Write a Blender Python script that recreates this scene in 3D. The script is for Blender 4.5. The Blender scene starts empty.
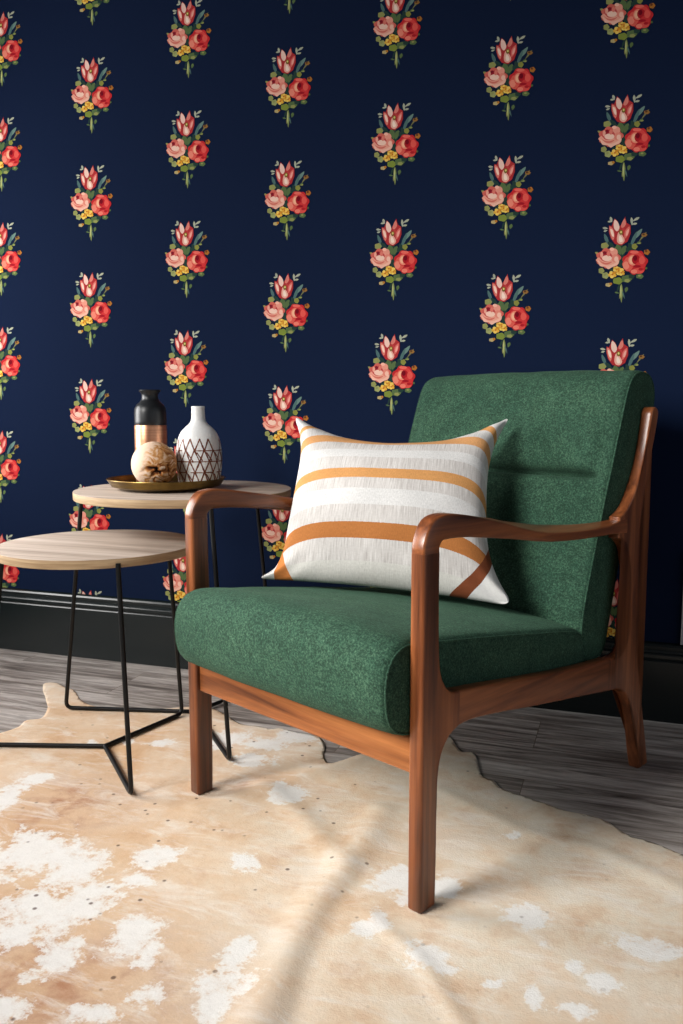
import bpy, bmesh, math, random
from mathutils import Vector, Matrix, geometry, noise
random.seed(7)
scn = bpy.context.scene
COL = scn.collection
PI = math.pi

# ---------------------------------------------------------------- helpers
def lin(c):
    r = []
    for v in c:
        v = v / 255.0
        r.append(v / 12.92 if v <= 0.04045 else ((v + 0.055) / 1.055) ** 2.4)
    return (r[0], r[1], r[2], 1.0)

def link(o, parent=None):
    COL.objects.link(o)
    if parent is not None:
        o.parent = parent
    return o

def finish(name, bm, mat, parent=None, smooth=True, angle=35):
    me = bpy.data.meshes.new(name)
    bmesh.ops.recalc_face_normals(bm, faces=bm.faces[:])
    bm.to_mesh(me); bm.free()
    if mat: me.materials.append(mat)
    if smooth:
        for p in me.polygons: p.use_smooth = True
        me.set_sharp_from_angle(angle=math.radians(angle))
    return link(bpy.data.objects.new(name, me), parent)

def empty(name, loc, rz=0.0):
    o = bpy.data.objects.new(name, None)
    o.empty_display_size = 0.1
    o.location = loc; o.rotation_euler = (0, 0, rz)
    return link(o)

def tag(o, label=None, cat=None, group=None, kind=None):
    if label: o['label'] = label
    if cat: o['category'] = cat
    if group: o['group'] = group
    if kind: o['kind'] = kind
    return o

def box(bm, x0, x1, y0, y1, z0, z1):
    vs = [bm.verts.new((x, y, z)) for z in (z0, z1) for y in (y0, y1) for x in (x0, x1)]
    for f in ((0,1,3,2),(4,5,7,6),(0,1,5,4),(2,3,7,6),(0,2,6,4),(1,3,7,5)):
        bm.faces.new([vs[i] for i in f])

def catmull(pts, n=8, closed=False):
    P = [Vector(p) for p in pts]; out = []
    m = len(P); segs = m if closed else m - 1
    for i in range(segs):
        if closed:
            a, b, c, d = P[(i-1) % m], P[i], P[(i+1) % m], P[(i+2) % m]
        else:
            b, c = P[i], P[i+1]
            a = P[i-1] if i > 0 else b * 2 - c
            d = P[i+2] if i + 2 < m else c * 2 - b
        # centripetal knots
        t0 = 0.0
        t1 = t0 + max(1e-6, (b-a).length ** .5)
        t2 = t1 + max(1e-6, (c-b).length ** .5)
        t3 = t2 + max(1e-6, (d-c).length ** .5)
        for k in range(n):
            t = t1 + (t2 - t1) * k / n
            A1 = a*((t1-t)/(t1-t0)) + b*((t-t0)/(t1-t0))
            A2 = b*((t2-t)/(t2-t1)) + c*((t-t1)/(t2-t1))
            A3 = c*((t3-t)/(t3-t2)) + d*((t-t2)/(t3-t2))
            B1 = A1*((t2-t)/(t2-t0)) + A2*((t-t0)/(t2-t0))
            B2 = A2*((t3-t)/(t3-t1)) + A3*((t-t1)/(t3-t1))
            out.append(B1*((t2-t)/(t2-t1)) + B2*((t-t1)/(t2-t1)))
    if not closed: out.append(P[-1])
    return out

def resample(pts, n, closed=True):
    P = list(pts) + ([pts[0]] if closed else [])
    L = [0.0]
    for a, b in zip(P, P[1:]): L.append(L[-1] + (b-a).length)
    out = []; j = 0
    for i in range(n):
        s = L[-1] * i / (n if closed else n - 1)
        while j < len(L) - 2 and L[j+1] < s: j += 1
        t = (s - L[j]) / max(1e-9, L[j+1] - L[j])
        out.append(P[j].lerp(P[j+1], min(1, t)))
    return out

def lathe(bm, prof, seg=48, cx=0, cy=0, cap0=True, cap1=True):
    rings = []
    for r, z in prof:
        rings.append([bm.verts.new((cx + r*math.cos(2*PI*i/seg), cy + r*math.sin(2*PI*i/seg), z)) for i in range(seg)])
    for a, b in zip(rings, rings[1:]):
        for i in range(seg):
            bm.faces.new((a[i], a[(i+1) % seg], b[(i+1) % seg], b[i]))
    if cap0: bm.faces.new(rings[0][::-1])
    if cap1: bm.faces.new(rings[-1])

def tube(bm, pts, r, seg=12, cap=True):
    P = [Vector(p) for p in pts]; rings = []
    up = None
    for i, p in enumerate(P):
        t = (P[min(i+1, len(P)-1)] - P[max(i-1, 0)]).normalized()
        if up is None:
            up = t.orthogonal().normalized()
        up = (up - t * up.dot(t)).normalized()
        s = t.cross(up)
        rings.append([bm.verts.new(p + (up*math.cos(2*PI*k/seg) + s*math.sin(2*PI*k/seg)) * r) for k in range(seg)])
    for a, b in zip(rings, rings[1:]):
        for k in range(seg):
            bm.faces.new((a[k], a[(k+1) % seg], b[(k+1) % seg], b[k]))
    if cap:
        bm.faces.new(rings[0][::-1]); bm.faces.new(rings[-1])

def closed_tube(bm, pts, r, seg=8):
    n = len(pts); rings = []
    for i, p in enumerate(pts):
        t = (pts[(i+1) % n] - pts[i-1]).normalized()
        up = Vector((1, 0, 0)); up = (up - t*up.dot(t)).normalized(); s = t.cross(up)
        rings.append([bm.verts.new(p + (up*math.cos(2*PI*k/seg) + s*math.sin(2*PI*k/seg))*r) for k in range(seg)])
    for i in range(n):
        a, b = rings[i], rings[(i+1) % n]
        for k in range(seg):
            bm.faces.new((a[k], a[(k+1) % seg], b[(k+1) % seg], b[k]))

# ---------------------------------------------------------------- materials
class NT:
    def __init__(s, name, rough=.5, spec=.5, metal=0.0):
        s.m = bpy.data.materials.new(name); s.m.use_nodes = True
        s.t = s.m.node_tree; s.b = s.t.nodes['Principled BSDF']
        s.b.inputs['Roughness'].default_value = rough
        s.b.inputs['Specular IOR Level'].default_value = spec
        s.b.inputs['Metallic'].default_value = metal
        s.tc = s.t.nodes.new('ShaderNodeTexCoord')
    def n(s, typ, **kw):
        x = s.t.nodes.new(typ)
        for k, v in kw.items():
            if k in x.inputs: x.inputs[k].default_value = v
            else: setattr(x, k, v)
        return x
    def l(s, a, b): s.t.links.new(a, b)
    def mapping(s, scale=(1,1,1), coord='Object', rot=(0,0,0), loc=(0,0,0)):
        m = s.n('ShaderNodeMapping'); m.inputs['Scale'].default_value = scale
        m.inputs['Rotation'].default_value = rot; m.inputs['Location'].default_value = loc
        s.l(s.tc.outputs[coord], m.inputs['Vector']); return m.outputs['Vector']
    def noise(s, vec, scale, detail=4, rough=.55, dist=0.0):
        x = s.n('ShaderNodeTexNoise'); x.inputs['Scale'].default_value = scale
        x.inputs['Detail'].default_value = detail; x.inputs['Roughness'].default_value = rough
        x.inputs['Distortion'].default_value = dist
        if vec is not None: s.l(vec, x.inputs['Vector'])
        return x.outputs['Fac']
    def ramp(s, fac, stops, interp='LINEAR'):
        r = s.n('ShaderNodeValToRGB'); e = r.color_ramp.elements; r.color_ramp.interpolation = interp
        while len(e) < len(stops): e.new(.5)
        for x, (p, c) in zip(e, stops): x.position = p; x.color = c
        s.l(fac, r.inputs['Fac']); return r.outputs['Color']
    def mix(s, fac, a, b, mode='MIX'):
        m = s.n('ShaderNodeMix', data_type='RGBA', blend_type=mode)
        for sock, v in ((m.inputs[0], fac), (m.inputs[6], a), (m.inputs[7], b)):
            if isinstance(v, (int, float)): sock.default_value = v
            elif isinstance(v, tuple): sock.default_value = v
            else: s.l(v, sock)
        return m.outputs[2]
    def math(s, op, a, b=0.0, clamp=False):
        m = s.n('ShaderNodeMath', operation=op, use_clamp=clamp)
        for sock, v in ((m.inputs[0], a), (m.inputs[1], b)):
            if isinstance(v, (int, float)): sock.default_value = v
            else: s.l(v, sock)
        return m.outputs[0]
    def color(s, c):
        if isinstance(c, tuple): s.b.inputs['Base Color'].default_value = c
        else: s.l(c, s.b.inputs['Base Color'])
    def bump(s, h, strength=.3, dist=.002):
        b = s.n('ShaderNodeBump'); b.inputs['Strength'].default_value = strength
        b.inputs['Distance'].default_value = dist
        s.l(h, b.inputs['Height']); s.l(b.outputs['Normal'], s.b.inputs['Normal'])
    def attr(s, name):
        a = s.n('ShaderNodeAttribute'); a.attribute_name = name; return a

def G(v): return (v, v, v, 1)

def wood(name, axis, c0=(58,29,15), c1=(120,66,36), c2=(166,100,58), rough=.30):
    t = NT(name, rough, .5)
    sc = [26, 26, 26]; sc[axis] = 1.6
    v = t.mapping(tuple(sc))
    g = t.noise(v, 1.0, 6, .6, .6)
    sc2 = [150, 150, 150]; sc2[axis] = 5
    f = t.noise(t.mapping(tuple(sc2)), 1.0, 3, .6)
    col = t.ramp(g, [(.30, lin(c0)), (.47, lin(c1)), (.72, lin(c2))])
    fine = t.ramp(f, [(.35, G(.62)), (.6, G(1.0))])
    col = t.mix(.55, col, fine, 'MULTIPLY')
    t.color(col)
    t.bump(f, .12, .0006)
    return t.m
W_Z = wood('walnut_upright_grain', 2)
W_Y = wood('walnut_side_grain', 1)
W_X = wood('walnut_lit_rail_grain', 0, (90,46,22), (150,88,46), (188,120,68))  # same walnut in lighter tones: the front rail's lit look is in the colour

def fabric():
    t = NT('green_wool', .92, .25)
    v = t.mapping((1,1,1))
    big = t.noise(v, 9, 3, .6)
    mid = t.noise(v, 60, 4, .7)
    fine = t.noise(v, 260, 4, .85)
    col = t.ramp(fine, [(.30, lin((19,38,30))), (.5, lin((43,76,60))), (.70, lin((88,122,101)))])
    m2 = t.ramp(mid, [(.35, G(.7)), (.65, G(1.15))])
    col = t.mix(.8, col, m2, 'MULTIPLY')
    m3 = t.ramp(big, [(.3, lin((190,205,200))), (.7, lin((255,250,240)))])
    col = t.mix(.8, col, m3, 'MULTIPLY')
    t.color(col)
    t.b.inputs['Sheen Weight'].default_value = .12
    t.b.inputs['Sheen Roughness'].default_value = .5
    t.b.inputs['Sheen Tint'].default_value = lin((120,170,140))
    t.bump(fine, .5, .0015)
    return t.m
FAB = fabric()

def plain(name, c, rough=.5, metal=0.0, spec=.5, nz=None):
    t = NT(name, rough, spec, metal)
    if nz:
        f = t.noise(t.mapping(), nz[0], 4, .6)
        t.color(t.mix(1.0, lin(c), t.ramp(f, [(.3, G(1-nz[1])), (.7, G(1.0))]), 'MULTIPLY'))
    else: t.color(lin(c))
    return t.m
BLACK_METAL = plain('black_powder_coated_steel', (8,9,10), .4, 0, .35, (40,.2))
DARK_PAINT = plain('dark_green_black_paint', (17,26,27), .27, 0, .5, (3,.15))

def table_wood():
    t = NT('pale_washed_oak', .55, .35)
    v = t.mapping((1.4, 30, 30), rot=(0,0,.25))
    g = t.noise(v, 1.0, 6, .65, .5)
    col = t.ramp(g, [(.3, lin((146,130,118))), (.5, lin((190,174,160))), (.72, lin((214,201,190)))])
    t.color(col); t.bump(g, .1, .001); return t.m
def edge_wood():
    t = NT('oak_edge_band', .5, .35)
    g = t.noise(t.mapping((6, 6, 120)), 1.0, 5, .6, .3)
    t.color(t.ramp(g, [(.3, lin((150,122,90))), (.7, lin((202,176,140)))])); return t.m
T_TOP, T_EDGE = table_wood(), edge_wood()

def floor_mat():
    t = NT('weathered_grey_oak_planks', .5, .4)
    v = t.mapping((1,1,1), loc=(0.2, .03, 0))
    br = t.n('ShaderNodeTexBrick'); t.l(v, br.inputs['Vector'])
    br.inputs['Scale'].default_value = 1.0
    br.inputs['Brick Width'].default_value = 1.25; br.inputs['Row Height'].default_value = .19
    br.inputs['Mortar Size'].default_value = .0012; br.inputs['Mortar Smooth'].default_value = .3
    br.inputs['Color1'].default_value = G(.0); br.inputs['Color2'].default_value = G(1.0); br.inputs['Mortar'].default_value = G(.5)
    br.offset = .37
    va = t.n('ShaderNodeVectorMath', operation='MULTIPLY_ADD')
    t.l(br.outputs['Color'], va.inputs[0]); va.inputs[1].default_value = (3.1, 1.7, 2.3)
    m = t.mapping((1.5, 17, 1)); t.l(m, va.inputs[2])
    g = t.noise(va.outputs[0], 1.6, 7, .68, .7)
    m2 = t.mapping((7, 75, 1)); f = t.noise(m2, 1.3, 5, .7, .4)
    kn = t.noise(t.mapping((2.6, 10, 1)), 1.4, 4, .6, 1.2)
    col = t.ramp(g, [(.25, lin((52,46,43))), (.42, lin((128,119,113))), (.56, lin((182,174,168))), (.75, lin((222,216,211)))])
    col = t.mix(.75, col, t.ramp(f, [(.3, G(.55)), (.6, G(1.08))]), 'MULTIPLY')
    col = t.mix(.8, col, t.ramp(kn, [(.24, G(.4)), (.40, G(1.0))]), 'MULTIPLY')
    col = t.mix(br.outputs['Fac'], col, lin((110,98,86)))
    t.color(col)
    t.bump(f, .25, .001)
    return t.m

def rug_mat():
    t = NT('cowhide_leather', .72, .3)
    v = t.mapping((1,1,1))
    big = t.noise(v, 3.2, 4, .6, .4)
    med = t.noise(v, 13, 6, .66, .3)
    fine = t.noise(v, 70, 5, .75)
    fin2 = t.noise(v, 260, 3, .7)
    col = t.ramp(big, [(.3, lin((214,182,148))), (.5, lin((226,206,184))), (.72, lin((233,223,210)))])
    col = t.mix(.6, col, t.ramp(med, [(.28, lin((216,172,128))), (.46, lin((244,222,194))), (.64, lin((252,246,238)))]), 'MULTIPLY')
    br = t.attr('brown').outputs['Fac']  # hide brown with the chair legs' shadows painted in
    bm_ = t.math('MULTIPLY', br, t.ramp(med, [(.38, G(0)), (.62, G(1))]))
    col = t.mix(bm_, col, lin((176,124,90)))
    pal = t.attr('pale').outputs['Fac']
    col = t.mix(t.math('MULTIPLY', pal, t.math('ADD', .25, t.math('MULTIPLY', t.ramp(med, [(.35, G(0)), (.6, G(1))]), .5))), col, lin((230,222,204)))
    st1 = t.noise(t.mapping((5, 14, 1), rot=(0,0,.5)), 1.5, 6, .7, .8)
    col = t.mix(t.math('MULTIPLY', t.ramp(st1, [(.50, G(0)), (.66, G(1))]), .6), col, lin((234,226,216)))
    # white hair patches, ragged by noise
    pa = t.attr('patch').outputs['Fac']
    s1 = t.math('ADD', pa, t.math('MULTIPLY', t.math('SUBTRACT', med, .5), 1.5))
    s1 = t.math('ADD', s1, t.math('MULTIPLY', t.math('SUBTRACT', fine, .5), .9))
    w = t.ramp(s1, [(.44, G(0)), (.56, G(.80)), (.72, G(1))])
    col = t.mix(t.math('MULTIPLY', w, .92), col, lin((234,232,228)))
    # dark flecks
    vo = t.n('ShaderNodeTexVoronoi'); vo.inputs['Scale'].default_value = 26; t.l(v, vo.inputs['Vector'])
    d = t.ramp(vo.outputs['Distance'], [(.07, G(1)), (.13, G(0))])
    pick = t.ramp(t.noise(v, 9, 2, .5), [(.44, G(0)), (.50, G(1))])
    sp = t.math('MULTIPLY', t.math('MULTIPLY', d, pick), t.attr('fleck').outputs['Fac'])
    col = t.mix(t.math('MULTIPLY', sp, .8), col, lin((84,56,44)))
    col = t.mix(.35, col, t.ramp(fine, [(.3, G(.82)), (.6, G(1))]), 'MULTIPLY')
    t.color(col)
    t.bump(t.math('ADD', fine, fin2), .35, .002)
    return t.m

def print_mat(name, rough=.62, spec=.3):
    t = NT(name, rough, spec)
    a = t.attr('print')
    f = t.noise(t.mapping(), 400, 2, .6)
    t.color(t.mix(.25, a.outputs['Color'], t.ramp(f, [(.3, G(.82)), (.7, G(1))]), 'MULTIPLY'))
    return t.m

# ---------------------------------------------------------------- room
WY = 2.36            # plane of the papered wall
def struct(name, bm, mat, smooth=False):
    return tag(finish(name, bm, mat, None, smooth), kind='structure')

bm = bmesh.new(); box(bm, -2.9, 2.2, -2.4, WY + .1, -.1, 0); struct('floor', bm, floor_mat())

# wallpaper: bouquets printed on a keystone lattice in the wall plane
LW = ((0.31807808, 0.00648032, -1.96896524), (0.00246039, -0.34720763, 2.00547047), (0.01683682, -0.01362037, 1.0))
TW = {0: -.016, 1: -.027, 2: -.018, 3: -.018, 4: .002, 5: .013, 6: .010}
def wallpt(i, j):
    x = LW[0][0]*i + LW[0][1]*j + LW[0][2]; z = LW[1][0]*i + LW[1][1]*j + LW[1][2]; w = LW[2][0]*i + LW[2][1]*j + LW[2][2]
    return x / w, z / w
navy = (18, 29, 53)
MOT = []      # (points, colour); coordinates on a 683 x 1024 drawing of one bouquet, centre (350, 538)
def mot(pts, c, smooth=True):
    P = [Vector((x, y)) for x, y in pts]
    if smooth and len(P) > 3: P = catmull(P, 3, True)
    MOT.append(([(p.x, p.y) for p in P], c))
def leaf(x0, y0, x1, y1, w, c):
    dx, dy = x1-x0, y1-y0; L = math.hypot(dx, dy); nx, ny = -dy/L*w, dx/L*w
    mot([(x0, y0), (x0+dx*.35+nx, y0+dy*.35+ny), (x0+dx*.7+nx*.7, y0+dy*.7+ny*.7), (x1, y1), (x0+dx*.7-nx*.7, y0+dy*.7-ny*.7), (x0+dx*.35-nx, y0+dy*.35-ny)], c)
def blob(cx, cy, rx, ry, c, k=0, amp=0, ph=0, n=10):
    mot([(cx + rx*(1+amp*math.cos(k*a+ph))*math.cos(a), cy + ry*(1+amp*math.cos(k*a+ph))*math.sin(a)) for a in [2*PI*q/n for q in range(n)]], c)
SG, DG, GG, TG, PS = (92,112,72), (44,66,60), (150,152,92), (84,112,112), (176,178,158)
for a in ((230,360,265,455,12,TG),(255,420,310,480,14,DG),(490,325,420,420,14,(110,136,128)),(455,345,405,480,12,TG),(400,430,430,500,16,DG),
          (270,235,282,275,9,PS),(252,272,285,268,7,PS),(218,318,255,322,9,PS),(225,345,252,335,7,PS),(415,240,420,300,9,PS),(470,240,425,268,9,PS),
          (455,285,418,292,8,PS),(350,440,352,560,26,DG),(320,440,345,520,20,SG),(380,450,355,520,18,SG),(520,350,470,420,7,(120,118,84)),
          (480,420,450,440,8,SG),(485,432,458,436,6,GG),(170,500,200,520,9,GG),(178,520,200,528,7,SG),
          (355,735,358,880,11,(128,140,84)),(345,740,325,800,8,DG),(310,800,345,808,6,SG),(395,760,385,800,12,SG),(362,790,380,850,5,TG),(350,800,345,850,5,GG),(352,745,354,850,5,(190,190,130))):
    leaf(*a)
for a in ((235,452,26,24,GG),(440,458,20,22,(140,140,70)),(405,480,26,22,DG),(325,475,24,20,SG),(215,640,20,22,GG),(245,675,24,24,(160,166,110)),(330,715,34,26,(128,142,62)),
          (390,700,36,28,SG),(425,680,22,18,DG),(480,680,26,18,SG),(395,712,20,12,GG),(300,640,30,20,DG),(350,580,18,40,DG),(522,620,9,9,SG),(265,745,20,14,(190,170,120)),(282,738,10,10,(180,120,50)),
          (525,500,20,20,(176,112,50)),(520,492,9,9,(110,60,40)),(505,372,20,14,(150,108,60)),(500,368,9,7,(90,60,40)),(240,668,10,10,GG),(478,676,10,7,GG)):
    blob(a[0], a[1], a[2], a[3], a[4], 5, .08)
# tulip
mot([(262,300),(280,305),(300,248),(322,270),(336,310),(352,280),(372,235),(382,280),(410,300),(412,360),(392,420),(350,450),(305,438),(275,395),(262,350)], (178,52,56), False)
mot([(300,256),(325,282),(334,320),(318,345),(296,318)], (244,204,190)); mot([(368,248),(378,290),(358,318),(344,312)], (222,130,118))
mot([(266,308),(290,325),(300,390),(290,410),(270,360)], (226,128,116)); mot([(272,325),(288,335),(296,385),(284,378)], (250,214,196))
mot([(405,308),(395,370),(372,400),(370,350),(388,318)], (224,112,104)); mot([(398,325),(392,368),(380,380),(382,345)], (240,170,158))
mot([(330,350),(352,370),(372,412),(352,440),(325,430),(318,395)], (240,176,160)); mot([(338,375),(352,390),(358,420),(340,425),(332,400)], (252,224,208))
mot([(335,340),(352,335),(358,360),(345,372),(334,362)], (120,104,44)); mot([(340,345),(350,342),(352,355),(342,358)], (226,206,130)); mot([(350,320),(366,322),(372,345),(360,342)],(196,66,66))
# pale rose
blob(262, 545, 82, 72, (214,104,92), 7, .09, .4, 28); blob(255, 560, 72, 50, (240,166,146), 6, .1, 0, 24)
mot([(190,560),(215,585),(250,600),(300,588),(335,560),(330,590),(285,615),(262,628),(240,608),(205,605)], (246,188,168))
blob(300, 500, 26, 28, (238,156,138)); blob(308, 545, 26, 30, (234,140,124)); blob(316, 552, 14, 20, (248,196,176))
blob(243, 530, 44, 40, (208,84,82), 4, .06); blob(245, 522, 30, 26, (170,46,56), 3, .08); blob(252, 545, 34, 22, (250,206,188)); blob(235, 505, 12, 12, (132,30,44)); blob(262, 512, 12, 20, (228,124,112)); blob(215,520,10,22,(240,168,150)); blob(285,478,16,12,(250,190,168))
mot([(196,555),(215,572),(250,580),(290,570),(262,592),(225,588)], (222,116,104))
# red rose
blob(445, 575, 84, 88, (196,46,52), 7, .08, .9, 28); blob(400, 590, 38, 52, (226,96,84), 4, .1); blob(385, 600, 22, 30, (240,138,118))
blob(455, 560, 60, 58, (222,72,68), 5, .06); blob(430, 560, 32, 40, (240,140,118)); blob(422, 560, 16, 28, (250,184,150)); blob(452, 556, 28, 36, (178,34,44)); blob(446, 545, 14, 20, (120,20,34))
blob(482, 600, 34, 30, (212,58,60)); blob(470, 640, 38, 22, (226,84,78)); blob(440, 645, 22, 16, (240,130,112)); blob(492, 560, 20, 30, (232,92,84)); blob(440, 500, 30, 12, (236,110,98)); blob(486, 628, 16, 10, (178,34,44)); blob(460,606,26,10,(166,30,42))
# yellow blossoms
for cx, cy, s in ((292, 668, 1.0), (340, 642, 1.1), (355, 655, .8), (318, 628, .8)):
    for q in range(5):
        a = q*2*PI/5 + cx
        blob(cx + 17*s*math.cos(a), cy + 16*s*math.sin(a), 13*s, 12*s, ((232,176,70), (244,206,104), (214,142,48))[q % 3], n=7)
    blob(cx, cy, 7*s, 7*s, (196,104,36), n=6)
bm = bmesh.new()
cl = bm.loops.layers.float_color.new('print')
def paint(f, c):
    for l in f.loops: l[cl] = c
box(bm, -2.9, 2.2, WY, WY + .1, 0, 2.75)
for f in bm.faces: paint(f, lin(navy))
for i in range(-1, 11):
    for j in range(-2, 7):
        jj = j + (.475 if i % 2 else 0)
        ii = i + TW.get(i, 0)
        for k, (pts, c) in enumerate(MOT):
            vs = []
            for (px, py) in pts:
                x, z = wallpt(ii + (px - 350) / (8.54 * 96.5), jj + (py - 538) / (8.54 * 106.5))
                vs.append((x, z))
            if min(v[1] for v in vs) < 0.05 or max(v[1] for v in vs) > 2.7 or max(v[0] for v in vs) > 2.1 or min(v[0] for v in vs) < -2.6: continue
            f = bm.faces.new([bm.verts.new((x, WY - .000012 * (k + 1), z)) for x, z in vs])
            q = lin(c); paint(f, (q[0]*.80, q[1]*.82, q[2]*.80, 1))
me = bpy.data.meshes.new('wall_back'); bm.to_mesh(me); bm.free()
me.materials.append(print_mat('navy_floral_wallpaper', .9, .03))
tag(link(bpy.data.objects.new('wall_back', me)), kind='structure')

# left wall, and the unseen front wall, splayed and given an added window to aim daylight
WX = -2.6
WALLP = plain('navy_wall_paint', (30,40,76), .7, 0, .2)
ly0, ly1, lz0, lz1 = .85, 1.95, .55, 1.75
bm = bmesh.new()
box(bm, WX-.12, WX, -.02, ly0, 0, 2.75); box(bm, WX-.12, WX, ly1, WY, 0, 2.75)
box(bm, WX-.12, WX, ly0, ly1, 0, lz0); box(bm, WX-.12, WX, ly0, ly1, lz1, 2.75)
struct('wall_left', bm, WALLP)
bm = bmesh.new(); box(bm, -2.9, 2.2, -2.4, WY + .1, 2.75, 2.85); struct('ceiling', bm, plain('ceiling_paint', (120,120,124), .8))
WHITE = plain('white_gloss_paint', (226,226,222), .4, 0, .5, (6,.04))
WN = Vector((.55, .835, 0)).normalized(); WT = Vector((WN.y, -WN.x, 0)); WC = Vector((-1.95, -.45, 0))
ww, wz0, wz1 = .62, 1.20, 2.40
def wallbox(bm, a0, a1, d0, d1, z0, z1):
    n0 = len(bm.verts); box(bm, a0, a1, d0, d1, z0, z1); bm.verts.ensure_lookup_table()
    for v in bm.verts[n0:]:
        p = WC + WT*v.co.x + WN*v.co.y; v.co = Vector((p.x, p.y, v.co.z))
bm = bmesh.new()
wallbox(bm, -.90, -ww, -.12, 0, 0, 2.75); wallbox(bm, ww, 3.4, -.12, 0, 0, 2.75)
wallbox(bm, -ww, ww, -.12, 0, 0, wz0); wallbox(bm, -ww, ww, -.12, 0, wz1, 2.75)
struct('wall_front', bm, WALLP)
bm = bmesh.new()
for a in ((-ww, -ww+.04, wz0, wz1), (ww-.04, ww, wz0, wz1), (-ww+.04, ww-.04, wz0, wz0+.04), (-ww+.04, ww-.04, wz1-.04, wz1), (-.015, .015, wz0+.04, wz1-.04)):
    wallbox(bm, a[0], a[1], -.09, -.04, a[2], a[3])
struct('added_window', bm, WHITE)
bm = bmesh.new()
for a in ((ly0, ly0+.04, lz0, lz1), (ly1-.04, ly1, lz0, lz1), (ly0+.04, ly1-.04, lz0, lz0+.04), (ly0+.04, ly1-.04, lz1-.04, lz1), ((ly0+ly1)/2-.015, (ly0+ly1)/2+.015, lz0+.04, lz1-.04)):
    box(bm, WX-.09, WX-.04, *a)
struct('window_2', bm, WHITE)

# baseboard with stepped moulding
def baseboard(name, pts2, ax, a0, a1, mat):
    bm = bmesh.new(); r = []
    for t in (a0, a1):
        r.append([bm.verts.new((t, WY - d, z) if ax == 'x' else (WX + d, t, z)) for d, z in pts2])
    n = len(pts2)
    for k in range(n):
        bm.faces.new((r[0][k], r[0][(k+1) % n], r[1][(k+1) % n], r[1][k]))
    bm.faces.new(r[0]); bm.faces.new(r[1][::-1])
    return struct(name, bm, mat)
prof = [(0,0),(.016,0),(.016,.168),(.013,.172),(.0145,.176),(.019,.1785),(.019,.187),(.0165,.190),(.0125,.192),(.0115,.198),(.013,.202),(.0135,.209),(.010,.214),(.005,.2175),(0,.219)]
baseboard('baseboard_back', prof, 'x', WX, 2.2, DARK_PAINT)
baseboard('baseboard_left', prof, 'y', .02, WY - .02, DARK_PAINT)
bm = bmesh.new(); box(bm, -.55, 2.2, WY-.0185, WY-.016, 0, .0028); struct('trim_1', bm, plain('pale_caulk', (176,172,166), .6))
bm = bmesh.new(); box(bm, .1475, .155, WY-.012, WY, .2195, .47); struct('trim_2', bm, plain('pale_grey_trim', (172,174,180), .6))

# ---------------------------------------------------------------- cowhide rug
hide = [(-1.527,1.699),(-1.511,1.748),(-1.523,1.798),(-1.496,1.823),(-1.526,1.886),(-1.588,1.96),(-1.657,2.031),(-1.68,2.07),(-1.66,2.086),(-1.63,2.08),(-1.596,2.061),(-1.555,2.046),(-1.476,1.977),
        (-1.41,1.95),(-1.33,1.965),(-1.24,1.985),(-1.16,2.03),(-1.10,2.045),(-1.035,2.013),(-.976,1.97),(-.94,1.958),(-.909,1.962),(-.87,1.955),(-.846,1.969),(-.79,1.955),(-.74,1.95),(-.712,1.925),
        (-.693,1.889),(-.678,1.836),(-.651,1.80),(-.627,1.823),(-.59,1.88),(-.53,1.97),(-.48,2.06),(-.44,2.085),(-.409,2.055),(-.375,1.985),(-.361,1.97),(-.336,1.973),(-.311,1.903),(-.290,1.846),(-.275,1.838),(-.262,1.832),
        (-.243,1.802),(-.214,1.786),(-.156,1.763),(-.097,1.738),(-.043,1.733),(-.013,1.716),(.028,1.672),(.071,1.660),(.125,1.629),(.25,1.58),(.42,1.42),(.55,1.2),(.60,.95),(.58,.75),(.42,.55),(.15,.42),
        (-.2,.34),(-.6,.36),(-1.0,.45),(-1.3,.62),(-1.5,.85),(-1.66,1.1),(-1.75,1.35),(-1.70,1.52),(-1.60,1.62)]
H2 = catmull([Vector(p) for p in hide], 4, True)
H2 = [p + Vector((noise.noise(Vector((p.x*13, p.y*13, 3))), noise.noise(Vector((p.x*13, p.y*13, 9))))) * .0025 for p in H2]
def inside(x, y, poly):
    c = False; n = len(poly); j = n - 1
    for i in range(n):
        a, b = poly[i], poly[j]
        if (a.y > y) != (b.y > y) and x < (b.x - a.x) * (y - a.y) / (b.y - a.y) + a.x: c = not c
        j = i
    return c
def dseg(p, a, b):
    ab = b - a; t = max(0, min(1, (p - a).dot(ab) / ab.length_squared)); return (p - a - ab*t).length
def dpoly(p, line): return min(dseg(p, a, b) for a, b in zip(line, line[1:]))
V2 = lambda L: [Vector(p) for p in L]
RID = [(V2([(-.599,1.851),(-.652,1.743),(-.704,1.664),(-.751,1.595),(-.838,1.511)]), .034, .009),
       (V2([(-.751,1.637),(-.618,1.534),(-.528,1.438),(-.465,1.373)]), .030, .0055),
       (V2([(-.465,1.60),(-.46,1.481),(-.465,1.373),(-.475,1.249),(-.47,1.127),(-.45,.90)]), .036, .0085),
       (V2([(-.368,1.742),(-.178,1.619),(-.024,1.591),(.118,1.498)]), .022, .003),
       (V2([(-.376,1.25),(-.273,1.164),(-.15,1.0)]), .015, .004)]
VAL = [(V2([(-.43,1.36),(-.44,1.24),(-.43,1.1),(-.40,.95)]), .02, .003)]
FEET = [(-.30,1.29), (-.87,1.565), (-.998,1.498), (-1.135,1.978), (-1.45,1.90), (-.885,1.73), (-1.486,1.616), (-1.01,2.3)]
RODS = []
for cx_, cy_, rfs_, an_ in ((-1.209,1.703,(.296,.272,.300),(-44.5,75.5,197.0)), (-1.112,1.990,(.352,.335,.372),(-48.0,73.0,194.0))):
    for a_, rf_ in zip(an_, rfs_):
        RODS.append(V2([(cx_, cy_), (cx_+rf_*math.cos(math.radians(a_)), cy_+rf_*math.sin(math.radians(a_)))]))
from mathutils import kdtree
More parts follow.
